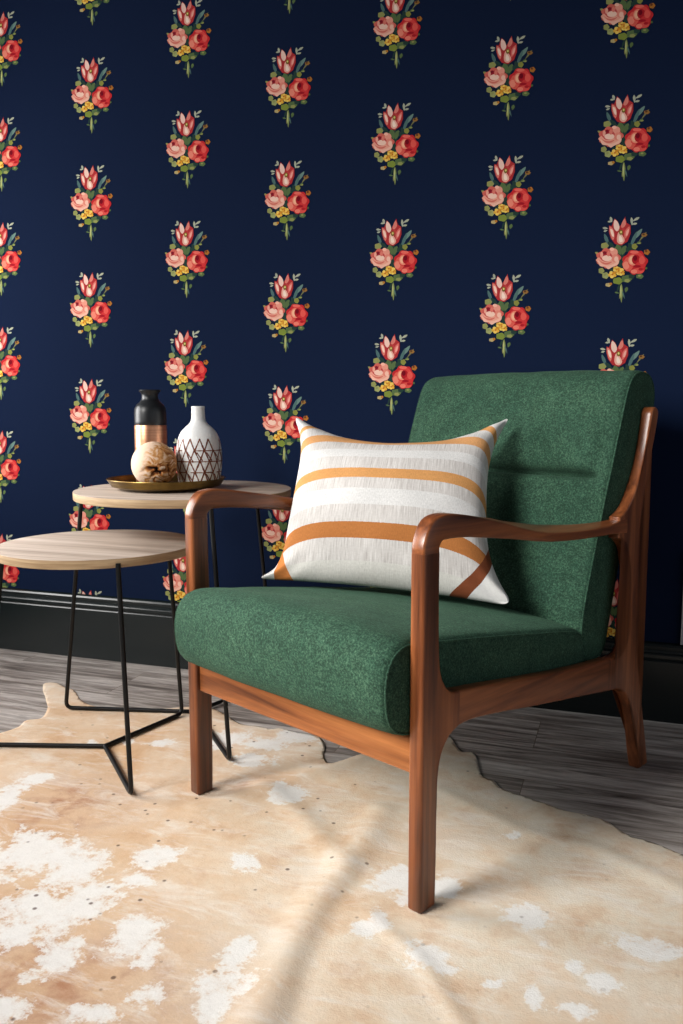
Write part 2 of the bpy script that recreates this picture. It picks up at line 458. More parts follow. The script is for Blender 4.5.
KD = kdtree.KDTree(len(H2)*3); _n = 0
for a_, b_ in zip(H2, H2[1:] + H2[:1]):
    for t_ in (0, .33, .67):
        q_ = a_.lerp(b_, t_); KD.insert((q_.x, q_.y, 0), _n); _n += 1
KD.balance()
def rug_h(p):
    h = .0035 + .0022*(noise.noise(Vector((p.x*3.2, p.y*3.2, 0))) + .5)
    for ln, w, a in RID: h += a * math.exp(-(dpoly(p, ln)/w)**2)
    for ln, w, a in VAL: h -= a * math.exp(-(dpoly(p, ln)/w)**2)
    k = 1.0
    for fx, fy in FEET:
        k = min(k, 1 - math.exp(-(max(0, math.hypot(p.x-fx, p.y-fy) - .03) / .04)**2))
    dr = min(dpoly(p, ln) for ln in RODS)
    k = min(k, 1 - math.exp(-max(0, dr-.012)**2/.03**2))
    k = min(k, .15 + KD.find((p.x, p.y, 0))[2] / .035)
    return .0025 + max(0, h - .0025) * k
pts = list(H2); nb = len(pts); st = .012
bx0, bx1 = min(p.x for p in H2), max(p.x for p in H2); by0, by1 = min(p.y for p in H2), max(p.y for p in H2)
yy = by0; r = 0
coarse = H2[::2] + [H2[0]]
while yy < by1:
    xx = bx0 + (st/2 if r % 2 else 0)
    while xx < bx1:
        s = 1 if yy > .8 else 3
        if (s == 1 or (r % 3 == 0 and int(xx/st) % 3 == 0)) and inside(xx, yy, H2):
            p = Vector((xx, yy))
            pts.append(p)
        xx += st
    yy += st*.87; r += 1
res = geometry.delaunay_2d_cdt(pts, [], [list(range(nb))], 1, 1e-5)
rv, rf = res[0], res[2]
PATCH = [(-0.819,1.282,0.041,0.059),(-0.802,1.306,0.027,0.037),(-0.804,1.223,0.025,0.027),(-0.896,1.08,0.087,0.081),(-0.85,1.126,0.051,0.057),(-0.899,1.022,0.048,0.04),(-1.049,1.229,0.095,0.089),(-0.922,1.21,0.055,0.066),(-0.638,1.333,0.026,0.032),(-0.724,1.082,0.035,0.073),(-0.674,1.047,0.019,0.041),(-1.242,1.402,0.03,0.084),(-0.799,1.029,0.019,0.024),(-0.542,1.092,0.019,0.035),(-0.533,1.023,0.047,0.036),(-0.527,0.98,0.023,0.042),(-0.37,1.372,0.047,0.043),(-0.279,1.376,0.042,0.035),(-0.335,1.309,0.024,0.021),(-0.13,1.334,0.043,0.035),(-0.269,1.181,0.031,0.04),(-0.232,1.156,0.021,0.016),(-0.362,1.249,0.017,0.034),(-0.376,1.216,0.026,0.021),(0.068,1.314,0.063,0.029),(-0.163,1.143,0.023,0.013),(-0.101,1.138,0.013,0.03),(-0.096,1.268,0.013,0.013),(-0.048,1.225,0.015,0.014),(-0.032,1.129,0.022,0.019),(-0.004,1.204,0.018,0.021),(-0.194,1.59,0.02,0.016),(-0.062,1.126,0.017,0.012),(-0.683,1.609,0.044,0.039),(-0.707,1.637,0.022,0.03),(-0.811,0.939,0.021,0.019),(-0.798,0.991,0.031,0.036),(-0.796,0.878,0.028,0.026),(-0.67,0.91,0.042,0.021),(-0.634,0.955,0.029,0.035),(-1.261,1.714,0.015,0.02),(-0.941,1.858,0.062,0.054),(-0.831,1.862,0.061,0.046),(-0.776,1.929,0.062,0.048),(-0.839,1.762,0.068,0.036),(-1.176,1.763,0.015,0.02),(-0.542,1.074,0.025,0.019),(-1.246,1.505,0.023,0.034),(-1.093,1.771,0.03,0.026),
         (.30,1.1,.08,.05),(-1.4,1.1,.12,.10),(-.3,.7,.1,.08),(-1.0,.75,.12,.08)]
BROWN_AND_SHADOW = [(-.72,.95,.22,.14),(-.86,.96,.14,.12),(-1.0,1.0,.12,.1),(-.77,1.64,.09,.06),(-.02,1.14,.16,.10),(-.19,1.40,.10,.06),(-.30,1.55,.12,.08),(-1.1,1.4,.14,.16)]  # brown areas of the hide, plus front-leg cast shadows painted as brown blobs
RC, RS = math.cos(.331), math.sin(.331)
def field(p, L, soft):
    v = 0
    for x, y, rx, ry in L:
        dx, dy = p.x-x, p.y-y
        a = dx*RC + dy*RS; b = -dx*RS + dy*RC
        q = math.sqrt((a/rx)**2 + (b/ry)**2)
        v = max(v, max(0.0, min(1.0, 1 - (q - 1)/soft * .5 - .5)) if soft else math.exp(-q*q))
    return v
me = bpy.data.meshes.new('cowhide_rug')
me.from_pydata([(v.x, v.y, rug_h(v)) for v in rv], [], [tuple(f) for f in rf])
for nm, fn in (('patch', lambda p: .95*field(p, PATCH, 1.1)), ('brown', lambda p: field(p, BROWN_AND_SHADOW, None)),
               ('pale', lambda p: max(0, min(1, (p.x + .92 + .3*(p.y-1.5)) * 1.35)) if p.y > 1.2 else max(0, min(1, (p.x+.80)*1.6)) * max(0, min(1, (p.y-.8)/.3))),
               ('fleck', lambda p: max(0.0, min(1.0, 1.25 - abs(p.x + .75) * 1.3)))):
    at = me.attributes.new(nm, 'FLOAT', 'POINT')
    for i, v in enumerate(rv): at.data[i].value = fn(v)
me.materials.append(rug_mat())
for p in me.polygons: p.use_smooth = True
rug = link(bpy.data.objects.new('cowhide_rug', me))
sm = rug.modifiers.new('thick', 'SOLIDIFY'); sm.thickness = .0020; sm.offset = -1
tag(rug, 'tan and white patched cowhide rug with irregular edge lying under the armchair', 'rug')

# ---------------------------------------------------------------- armchair
CW = .652
VX, VY = math.cos(math.radians(64.45)), math.sin(math.radians(64.45))
FRX, FRY = -.3004, 1.2773
UX, UY = -VY, VX
def world(u, v, z): return Vector((FRX + UX*u + VX*v, FRY + UY*u + VY*v, z))
c0 = world(CW/2, .42, 0)
chair = tag(empty('armchair', c0, math.radians(64.45 - 90)), 'walnut framed mid-century armchair with green wool seat and back', 'armchair')
def L(u, v, z): return (CW/2 - u, v - .42, z)

def slab(name, segs, mat, u0, u1, r=.005, K=3):
    """segs: list of (points, is_cut). Outline walked in order; cut edges stay unbevelled."""
    pts, cut = [], []
    for s, c in segs:
        P = [Vector(p) for p in s]
        for p in P[:-1]: pts.append(p); cut.append(c)
    n = len(pts)
    area = sum(pts[i].x*pts[(i+1) % n].y - pts[(i+1) % n].x*pts[i].y for i in range(n))
    sg = 1 if area > 0 else -1
    off = []
    for i in range(n):
        e0 = (pts[i]-pts[i-1]).normalized(); e1 = (pts[(i+1) % n]-pts[i]).normalized()
        n0 = Vector((-e0.y, e0.x))*sg; n1 = Vector((-e1.y, e1.x))*sg
        o0 = 0 if cut[i-1] else 1; o1 = 0 if cut[i] else 1
        det = n0.x*n1.y - n0.y*n1.x
        if abs(det) < .15:
            d = (n0*o0 + n1*o1); d = d.normalized() if d.length > 0 else d
        else:
            d = Vector(((o0*n1.y - o1*n0.y)/det, (n0.x*o1 - n1.x*o0)/det))
            if d.length > 1.5: d = d.normalized()*1.5
        off.append(d)
    rings = []
    bm = bmesh.new()
    for side in (0, 1):
        for k in range(K+1):
            ph = (PI/2)*k/K if side == 0 else (PI/2)*(K-k)/K
            ins = r*(1-math.sin(ph)); dep = r*(1-math.cos(ph))
            u = u0 + dep if side == 0 else u1 - dep
            rings.append([bm.verts.new(L(u, p.x + o.x*ins, p.y + o.y*ins)) for p, o in zip(pts, off)])
    for a, b in zip(rings, rings[1:]):
        for i in range(n):
            bm.faces.new((a[i], a[(i+1) % n], b[(i+1) % n], b[i]))
    c = [bm.faces.new(rings[0][::-1]), bm.faces.new(rings[-1])]
    bmesh.ops.triangulate(bm, faces=c, ngon_method='EAR_CLIP')
    return finish(name, bm, mat, chair, True, 50)

def cr(p, n=6): return catmull([Vector(q) for q in p], n)
T = .029
for (ua, ub) in ((0, T), (CW-T, CW)):
    slab('leg', [([(0,.612),(0,.30),(0,.10),(0,.006)], 0), ([(0,.006),(.003,.003),(.039,.003),(.042,.006)], 0),
        (cr([(.042,.006),(.0435,.09),(.044,.185),(.046,.235),(.055,.270),(.075,.293),(.100,.3035)]), 0),
        ([(.100,.3035),(.100,.3665)], 1),
        (cr([(.100,.3665),(.083,.3685),(.071,.375),(.058,.390),(.049,.410),(.045,.435),(.0425,.50),(.042,.612)]), 0),
        ([(.042,.612),(0,.612)], 1)], W_Z, ua, ub)
    slab('side_rail', [(cr([(.100,.3035),(.137,.3045),(.232,.293),(.325,.278),(.470,.257),(.640,.232)]), 0),
        ([(.640,.232),(.640,.303)], 1),
        (cr([(.640,.303),(.476,.318),(.32,.337),(.197,.354),(.135,.362),(.100,.3665)]), 0), ([(.100,.3665),(.100,.3035)], 1)], W_Y, ua+.001, ub-.001)
    slab('leg', [(cr([(.640,.232),(.690,.224),(.722,.208),(.748,.178),(.778,.116),(.800,.04),(.813,.002)]), 0),
        ([(.813,.002),(.816,0),(.857,0),(.860,.003)], 0),
        (cr([(.860,.003),(.843,.067),(.820,.145),(.803,.21),(.783,.275),(.769,.343),(.760,.416),(.758,.476),(.762,.545),(.773,.617),(.797,.703),(.818,.771),(.833,.825),(.8335,.836),(.828,.844),(.818,.847),(.808,.845),(.801,.838)]), 0),
        (cr([(.801,.838),(.793,.805),(.776,.745),(.756,.700),(.730,.660),(.703,.630),(.680,.617),(.665,.612)]), 0),
        ([(.665,.612),(.665,.566)], 0),
        (cr([(.665,.566),(.680,.560),(.700,.545),(.714,.520),(.724,.485),(.729,.44),(.731,.40),(.731,.355),(.722,.325),(.705,.308),(.680,.301),(.640,.303)]), 0),
        ([(.640,.303),(.640,.232)], 1)], W_Z, ua+.001, ub-.001)
# armrests, bent then flattening into a paddle
ST = [(.021,.6115,90,.042,.029,0),(.0215,.622,88,.0425,.029,0),(.027,.635,66,.0425,.030,0),(.039,.6475,36,.044,.031,0),(.060,.6510,10,.0430,.032,0),(.085,.6500,-3,.0405,.034,0),
      (.125,.6455,-6,.0375,.037,0),(.175,.6380,-8,.0345,.041,-3),(.225,.6305,-8,.0305,.046,-8),(.28,.621,-8,.0245,.052,-11),(.335,.612,-8,.0215,.056,-14),(.40,.603,-6,.020,.056,-14),
      (.48,.596,-5,.019,.052,-12),(.56,.5915,-3,.019,.047,-9),(.62,.590,-1,.021,.042,-6),(.655,.590,2,.026,.036,-3),(.685,.590,2,.034,.031,0),(.70,.590,2,.036,.029,0)]
def interp_stations(S, n=4):
    out = []
    for i in range(len(S)-1):
        for k in range(n):
            t = k/n; out.append(tuple(a+(b-a)*(t*t*(3-2*t) if False else t) for a, b in zip(S[i], S[i+1])))
    out.append(S[-1]); return out
for side in (0, 1):
    bm = bmesh.new(); rings = []
    N = 28
    cen = catmull([Vector((s[0], s[1])) for s in ST], 4)
    ss = interp_stations(ST, 4)
    for c, s in zip(cen, ss):
        a = math.radians(s[2]); h, w, tl = s[3], s[4], math.radians(s[5])
        nx, nz = -math.sin(a), math.cos(a)          # section "up"
        ring = []
        ex = 6.5
        for k in range(N):
            q = 2*PI*k/N
            cu, su = math.cos(q), math.sin(q)
            x = math.copysign(abs(cu)**(2/ex), cu)*w/2; y = math.copysign(abs(su)**(2/ex), su)*h/2
            # tilt: outer edge (u=0) dips
            x2 = x*math.cos(tl) + y*math.sin(tl); y2 = -x*math.sin(tl) + y*math.cos(tl)
            u = w/2 + x2; d = y2
            if side: u = CW - u
            ring.append(bm.verts.new(L(u, c.x + nx*d, c.y + nz*d)))
        rings.append(ring)
    for a, b in zip(rings, rings[1:]):
        for k in range(N): bm.faces.new((a[k], a[(k+1) % N], b[(k+1) % N], b[k]))
    bm.faces.new(rings[0][::-1]); bm.faces.new(rings[-1])
    finish('armrest', bm, W_Y, chair, True, 60)

def bar(name, u0, u1, v0, v1, z0, z1, mat, b=.003):
    bm = bmesh.new(); x0, y0, _ = L(u1, v0, 0); x1, y1, _ = L(u0, v1, 0)
    box(bm, x0, x1, y0, y1, z0, z1)
    bmesh.ops.bevel(bm, geom=bm.edges[:], offset=b, segments=2, profile=.5, affect='EDGES')
    return finish(name, bm, mat, chair, True, 40)
bar('front_rail', T, CW-T, .010, .034, .238, .302, W_X)
bar('back_rail', T, CW-T, .655, .679, .252, .292, W_X)
bar('back_slat', T, CW-T, .790, .808, .72, .775, W_X)

# cushions lofted across the chair from a side profile
def cushion(name, prof, u0, u1, crown, stations, rr=.014, extra=None, n=220):
    P = resample(catmull([Vector(p) for p in prof], 10, True), n)
    area = sum(P[i].x*P[(i+1) % n].y - P[(i+1) % n].x*P[i].y for i in range(n)); sg = 1 if area > 0 else -1
    N = []
    for i in range(n):
        t = (P[(i+1) % n]-P[i-1]).normalized(); N.append(Vector((t.y, -t.x))*sg)
    bm = bmesh.new(); rings = []
    W = u1 - u0
    us = []
    for k in range(6): ph = (PI/2)*k/5; us.append((u0 + rr*(1-math.cos(ph))*1.0, -rr*(1-math.sin(ph))))
    for k in range(1, stations): us.append((u0 + rr + (W-2*rr)*k/stations, 0))
    for k in range(6): ph = (PI/2)*(5-k)/5; us.append((u1 - rr*(1-math.cos(ph)), -rr*(1-math.sin(ph))))
    cen = sum(P, Vector((0, 0)))/n
    caps = []
    for (u, o) in us:
        s = (u-u0)/W; cf = max(0, math.sin(PI*s))**.6
        ring = []
        for i in range(n):
            cw = crown(P[i], N[i]) * cf
            if extra: cw += extra(P[i], N[i], s)
            w = .0016*noise.noise(Vector((P[i].x*14, P[i].y*14, u*14)))
            q = P[i] + N[i]*(o + cw + w)
            ring.append(bm.verts.new(L(u, q.x, q.y)))
        rings.append(ring)
    for a, b in zip(rings, rings[1:]):
        for i in range(n): bm.faces.new((a[i], a[(i+1) % n], b[(i+1) % n], b[i]))
    for ring, u, d in ((rings[0], u0, -1), (rings[-1], u1, 1)):
        prev = ring
        base = [Vector(v.co) for v in ring]
        cc = sum(base, Vector())/n
        for k, f in enumerate((.93, .8, .6, .35)):
            cur = []
            for b in base:
                p = cc + (b-cc)*f
                p.x -= d * .006 * (1 - f*f)
                cur.append(bm.verts.new(p))
            for i in range(n):
                bm.faces.new((prev[i], prev[(i+1) % n], cur[(i+1) % n], cur[i]))
            prev = cur
        bm.faces.new(prev)
    o = finish(name, bm, FAB, chair, True, 60)
    # piped side seams
    for u, sgn in ((u0+.0035, 1), (u1-.0035, -1)):
        b2 = bmesh.new()
        closed_tube(b2, [Vector(L(u, P[i].x - N[i].x*.0035, P[i].y - N[i].y*.0035)) for i in range(0, n, 2)], .0024, 8)
        finish('piping', b2, FAB, o, True, 80)
    return o
seat_prof = [(.020,.303),(-.005,.306),(-.030,.318),(-.047,.340),(-.054,.372),(-.054,.405),(-.047,.432),(-.030,.452),(-.004,.461),(.035,.459),(.079,.452),(.142,.443),(.26,.426),(.40,.404),(.50,.388),(.555,.376),(.580,.362),(.592,.335),(.597,.295),(.594,.265),(.575,.252),(.50,.260),(.35,.278),(.20,.292),(.10,.298)]
cushion('seat_cushion', seat_prof, .031, .621, lambda p, n: (.024*max(0, n.y) + .010*max(0, -n.x)*(p.x < .2)), 44)
def back_extra(p, n, s):
    f = max(0, -n.x*.93 + n.y*.35)
    e = .5*(1 - math.cos(PI*min(1, max(0, (min(s, 1-s)) - .035)/.06)))
    g = -.052*math.exp(-(abs(p.y-.700)/.0058)**1.1)*e*f
    up = .010*math.exp(-((p.y-.775)/.05)**2)*e*f + .006*math.exp(-((p.y-.62)/.06)**2)*e*f
    return g + up
back_prof = [(.575,.330),(.573,.372),(.578,.410),(.593,.465),(.612,.520),(.632,.580),(.652,.640),(.671,.690),(.688,.735),(.706,.785),(.724,.835),(.742,.880),(.757,.905),(.778,.921),(.806,.927),(.838,.924),(.862,.912),(.877,.890),(.880,.860),(.874,.825),(.852,.770),(.82,.700),(.778,.61),(.735,.50),(.715,.43),(.698,.370),(.680,.315),(.660,.300),(.62,.298),(.59,.306)]
cushion('back_cushion', back_prof, .0305, .6215, lambda p, n: .008*max(0, -n.x) + .006*max(0, n.y), 60, .014, back_extra, 460)

# ---------------------------------------------------------------- pillow
C_W, C_B1, C_B2, C_B3, C_D, C_P = (214,213,211), (206,152,100), (204,148,90), (176,112,60), (118,64,38), (206,205,198)
def pil_mat():
    t = NT('handwoven_striped_cotton', .9, .2)
    uv = t.mapping((260, 6, 1), 'UV'); f = t.noise(uv, 1.0, 4, .7)
    uv2 = t.mapping((60, 110, 1), 'UV'); g = t.noise(uv2, 1.0, 3, .7)
    jit = t.math('MULTIPLY', t.math('SUBTRACT', t.noise(t.mapping((260, 14, 1), 'UV'), 1.0, 3, .7), .5), .02)
    tb = t.math('ADD', t.math('MULTIPLY', t.math('ADD', t.attr('band').outputs['Fac'], jit), .4), .5)   # -1.25..1.25 -> 0..1
    S = [(-9, C_P, .2), (-.80, C_W, 1), (-.56, C_B3, 0), (-.38, C_W, 1), (-.165, C_W, 0), (.05, C_W, 1), (.21, C_B2, 0), (.36, C_W, 1), (.55, C_W, 0), (.70, C_W, 1), (.84, C_B1, 0), (.99, C_W, .6), (1.15, C_B2, 0), (1.24, C_W, 0)]
    col = t.ramp(tb, [(max(0, x*.4+.5), lin(c)) for x, c, _ in S], 'CONSTANT')
    gre = t.ramp(tb, [(max(0, x*.4+.5), G(k)) for x, _, k in S], 'CONSTANT')
    hair = t.ramp(t.noise(t.mapping((300, 60, 1), 'UV'), 1.0, 3, .7), [(.3, G(.78)), (.7, G(1.08))])
    st = t.ramp(f, [(.34, lin((168,162,158))), (.52, lin((200,196,192))), (.66, lin((214,211,208)))])
    col = t.mix(gre, t.mix(1.0, col, hair, 'MULTIPLY'), st)
    dg = t.attr('corner').outputs['Fac']
    lo = t.ramp(dg, [(0, G(0)), (.5, G(1)), (.75, G(0))], 'CONSTANT')
    be = t.ramp(dg, [(0, G(0)), (.75, G(1))], 'CONSTANT')
    sd = t.ramp(t.attr('side').outputs['Fac'], [(0, lin((188,116,60))), (.5, lin(C_D))], 'CONSTANT')
    col = t.mix(be, col, lin((214,213,210)))
    col = t.mix(lo, col, sd)
    col = t.mix(.5, col, t.ramp(g, [(.3, G(.82)), (.6, G(1.0))]), 'MULTIPLY')
    t.color(col)
    t.bump(t.math('ADD', f, g), .35, .0015)
    return t.m
BLc, BRc, TLc, TRc = world(.628,.160,.462), world(.122,.460,.430), world(.672,.330,.830), world(.276,.668,.830)
nrm = (BRc-BLc).cross(TLc-BLc).normalized()
if nrm.y > 0: nrm = -nrm
NA, NB = 200, 150
bm = bmesh.new(); uvl = None
vsf, vsb, info = [], [], {}
def pil_pt(a, b, s):
    a0, b0 = a, b
    e = max(0, (abs(a)+abs(b)-1.86)/.14); a -= math.copysign(.035*e*e, a); b -= math.copysign(.035*e*e, b)
    if a < 0: A_, p_ = .205 - .03*b, (3.2 if b > 0 else 9.0)
    else: A_, p_ = .225, 3.0
    a1 = a*(1 - A_*(1-abs(b)**p_)*(abs(a)**3))
    topd = .375*(1-abs(a)**2.2)*max(0, (b+1)/2)**2
    b1 = b - topd + .05*(1-a*a)*max(0, (1-b)/2)**2
    S = (a1+1)/2; Tt = (b1+1)/2
    p = (BLc*(1-S) + BRc*S)*(1-Tt) + (TLc*(1-S) + TRc*S)*Tt
    th = (max(0, 1-a*a)**.62) * (max(0, 1-b*b)**.55) * .088
    ear = .011*(1-abs(a0)**14)*(1-abs(b0)**14)
    wr = .0035*noise.noise(Vector((a*3.2, b*3.2, 1+s*4))) * (1-a*a*.3)
    rad = math.exp(-((1-abs(a))**2 + (1-abs(b))**2)*9)
    wr += .004*rad*math.sin((a+b*math.copysign(1, a))*22)
    return settle(p + nrm*s*(th + ear + (wr if th > .004 else 0)))
def lerp_tab(tab, x):
    for (a, b), (c, d) in zip(tab, tab[1:]):
        if a <= x <= c: return b + (d-b)*(x-a)/(c-a)
    return tab[0][1] if x < tab[0][0] else tab[-1][1]
ST_TOP = [(-.054,.40),(-.047,.432),(-.030,.452),(-.004,.461),(.035,.459),(.079,.452),(.142,.443),(.26,.426),(.40,.404),(.50,.388),(.6,.37)]
BK_FR = [(.330,.575),(.372,.573),(.410,.578),(.465,.593),(.520,.612),(.580,.632),(.640,.652),(.690,.671),(.735,.688),(.785,.706),(.835,.724),(.880,.742)]
def settle(p):
    for _ in range(2):
        dx, dy = p.x-FRX, p.y-FRY
        u, v, z = dx*UX + dy*UY, dx*VX + dy*VY, p.z
        u = min(u, CW + .05)
        if 0 < (u-.031)/.59 < 1:
            cf = max(0, math.sin(PI*(u-.031)/.59))**.6
            if v < .60: z = max(z, lerp_tab(ST_TOP, v) + .024*cf + .0045)
            v = min(v, lerp_tab(BK_FR, z) - .020 - .0045)
        if .55 < z < .68: u = min(u, CW - .062)
        q = world(u, v, z); p = q
    return p
rowsF = [[bm.verts.new(pil_pt(-1+2*i/NA, -1+2*j/NB, 1)) for i in range(NA+1)] for j in range(NB+1)]
rowsB = [[None]*(NA+1) for _ in range(NB+1)]
for j in range(NB+1):
    for i in range(NA+1):
        if i in (0, NA) or j in (0, NB): rowsB[j][i] = rowsF[j][i]
        else: rowsB[j][i] = bm.verts.new(pil_pt(-1+2*i/NA, -1+2*j/NB, -1))
uvl = bm.loops.layers.uv.new('UVMap'); l_tb = bm.loops.layers.float.new('band'); l_dg = bm.loops.layers.float.new('corner'); l_sd = bm.loops.layers.float.new('side')
for s, R in ((1, rowsF), (-1, rowsB)):
    for j in range(NB):
        for i in range(NA):
            q = [(i, j), (i+1, j), (i+1, j+1), (i, j+1)]
            if s < 0: q = q[::-1]
            f = bm.faces.new([R[y][x] for x, y in q])
            for l, (x, y) in zip(f.loops, q):
                a, b = -1+2*x/NA, -1+2*y/NB
                A = abs(a)**3
                l[uvl].uv = (x/NA, y/NB)
                l[l_tb] = (b + .33*A)/(1 - .17*A)
                k = (abs(a) - .66 - .85*(b+1))/.15 if a < 0 else (abs(a) - .52 - .90*(b+1))/.13
                l[l_dg] = .5 + .25*k if b < -.35 else 0
                l[l_sd] = 1 if a > 0 else 0
pil = finish('throw_pillow', bm, pil_mat(), None, True, 180)
tag(pil, 'white and tan striped square throw pillow propped on the green armchair seat', 'pillow')

# ---------------------------------------------------------------- side tables
def side_table(cx, cy, h, R, Rf, angs, tc, label, name='side_table', th=.0215):
    root = tag(empty(name, (cx, cy, 0)), label, 'side table', 'nesting round side tables')
    ox, oy = tc[0]-cx, tc[1]-cy
    bm = bmesh.new()
    lathe(bm, [(R-.010, h-th+.0005), (R-.002, h-th+.001), (R-.0006, h-th+.003), (R-.0004, h-.0022), (R-.0006, h-.0006)], 128, ox, oy)
    top = finish('table_top', bm, T_EDGE, root, True, 40)
    bm = bmesh.new()
    lathe(bm, [(R-.0006, h-.0006), (R-.0016, h), (.0015, h)], 128, ox, oy, False, True)
    finish('top_veneer', bm, T_TOP, top, True, 40)
    rr = .0056
    for k, a in enumerate(angs):
        Rk = Rf[k]
        ca, sa = math.cos(math.radians(a)), math.sin(math.radians(a))
        px, py = ox + (R-.001)*ca, oy + (R-.001)*sa
        fx, fy = Rk*ca, Rk*sa
        d = Vector((fx-px, fy-py, rr-(h-th))).normalized()
        foot = Vector((fx, fy, rr+.003))
        path = [Vector((px, py, h-th+.011)), Vector((px, py, h-th)) , foot - d*.026]
        inn = Vector((-ca, -sa, 0))
        A, B = foot - d*.020, foot + inn*.020
        for t in (0, .25, .5, .75, 1):
            path.append(A*(1-t)**2 + foot*2*t*(1-t) + B*t*t)
        path.append(Vector((0, 0, rr+.003)))
        bm = bmesh.new(); tube(bm, path, rr, 12)
        finish('leg', bm, BLACK_METAL, root, True, 60)
    return root
side_table(-1.209, 1.703, .520, .235, (.296,.272,.300), (-44.5, 75.5, 197.0), (-1.209, 1.703), 'lower round oak-topped side table with thin black metal legs, nearer the viewer')
side_table(-1.112, 1.990, .635, .280, (.352,.335,.372), (-48.0, 73.0, 194.0), (-1.102, 1.938), 'taller round oak-topped side table with black metal legs, holding the brass tray')

# ---------------------------------------------------------------- tray and vases
TX, TY, TZ = -1.142, 1.918, .6354
brass = NT('aged_brass', .34, .5, 1.0)
f = brass.noise(brass.mapping(), 16, 4, .6)
brass.color(brass.ramp(f, [(.3, lin((88,70,38))), (.7, lin((146,120,68)))]))
bm = bmesh.new()
lathe(bm, [(.02,0),(.090,0),(.106,.0012),(.120,.0035),(.132,.0075),(.1425,.0150),(.149,.0235),(.1515,.0270),(.1525,.0280),(.152,.0295),(.1495,.0290),(.1465,.0220),(.1435,.0150),(.1405,.0105),(.1385,.0090),(.02,.0085)], 96)
tray = finish('serving_tray', bm, brass.m, None, True, 50); tray.location = (TX, TY, TZ)
tag(tray, 'round brass tray with flared rim on the taller side table', 'tray')
ZB = TZ + .0094

bot = tag(empty('bottle_vase', (-1.213, 1.962, ZB)), 'matte black bottle vase with a copper lower half, on the brass tray', 'vase')
bm = bmesh.new()
lathe(bm, [(.0405,.155),(.0418,.157),(.0422,.165),(.0420,.188),(.0405,.200),(.0350,.2095),(.0270,.217),(.0225,.223),(.0212,.230),(.0218,.236),(.0245,.241),(.0275,.2435),(.0283,.2465),(.0270,.2485),(.0225,.2485),(.0195,.243),(.018,.232),(.018,.20)], 64)
finish('black_neck', bm, plain('matte_black_ceramic', (24,27,30), .38, 0, .5), bot, True, 40)['label'] = 'matte black upper half'
cop = NT('brushed_copper', .34, .5, .85)
cop.color(cop.ramp(cop.noise(cop.mapping((2,2,60)), 3, 4, .6), [(.3, lin((196,134,100))), (.7, lin((226,168,132)))]))
bm = bmesh.new()
lathe(bm, [(.034,.0),(.040,.002),(.0425,.008),(.0428,.080),(.0428,.153),(.0418,.1555)], 64)
finish('copper_base', bm, cop.m, bot, True, 40)['label'] = 'copper lower half'

# white vase with painted triangle lattice
vz = tag(empty('painted_vase', (-1.066, 1.955, ZB)), 'white bottle vase painted with brown triangle lattice, on the brass tray', 'vase')
VP = [(.046,0),(.0505,.003),(.0535,.010),(.0558,.026),(.0590,.050),(.0600,.070),(.0588,.092),(.0560,.110),(.0515,.126),(.0450,.139),(.0350,.150),(.0260,.158),(.0200,.166),(.0180,.174),(.0172,.186),(.0170,.198),(.0172,.2035),(.0160,.2050),(.0138,.2045),(.0132,.190),(.013,.17)]
VPs = [Vector(p) for p in VP]
VPd = catmull(VPs, 4)
def vr(z):
    for a, b in zip(VPd, VPd[1:]):
        if a.y <= z <= b.y: return a.x + (b.x-a.x)*(z-a.y)/max(1e-9, b.y-a.y)
    return .05
bm = bmesh.new(); lathe(bm, [(p.x, p.y) for p in VPd], 96)
finish('vase_body', bm, plain('white_speckled_ceramic', (232,232,230), .55, 0, .4, (160,.10)), vz, True, 50)
bm = bmesh.new()
def vstroke(a0, z0, a1, z1, w=.0021):
    n = 8; prev = None
    for k in range(n+1):
        t = k/n; a = a0 + (a1-a0)*t; z = z0 + (z1-z0)*t; r = vr(z)
        ww = w*(.8 + .5*noise.noise(Vector((a*9, z*300, t*3))))
        dx, dz = (a1-a0)*r, z1-z0; q = math.hypot(dx, dz); na, nz = -dz/q/r*ww, dx/q*ww
        cur = []
        for sgn in (-1, 1):
            aa, zz = a + na*sgn, z + nz*sgn; r2 = vr(zz) + .0004
            cur.append(bm.verts.new((r2*math.cos(aa), r2*math.sin(aa), zz)))
        if prev: bm.faces.new((prev[0], prev[1], cur[1], cur[0]))
        prev = cur
NS = 15; rows = [.006, .036, .064, .092, .120]
for ri in range(4):
    z0, z1 = rows[ri], rows[ri+1]
    for k in range(NS):
        a = 2*PI*k/NS + (PI/NS if ri % 2 else 0); h = PI/NS
        j = random.uniform(-.02, .02)
        if ri == 3 and random.random() < .2: continue
        vstroke(a-h, z0, a+j, z1+.002); vstroke(a+h, z0, a+j, z1+.002)
        if ri in (0, 2) and random.random() < .8: vstroke(a-h*1.6, z1-.004, a-h*.4, z0+.002, .0018)
    if ri:
        for k in range(NS*2):
            if random.random() < .85: vstroke(2*PI*k/NS/2, z0, 2*PI*(k+1)/NS/2, z0, .0016)
bmesh.ops.solidify(bm, geom=bm.faces[:], thickness=.0002)
finish('painted_lattice', bm, plain('brown_glaze', (140,74,46), .5), vz, False)['label'] = 'brown painted triangle lattice'

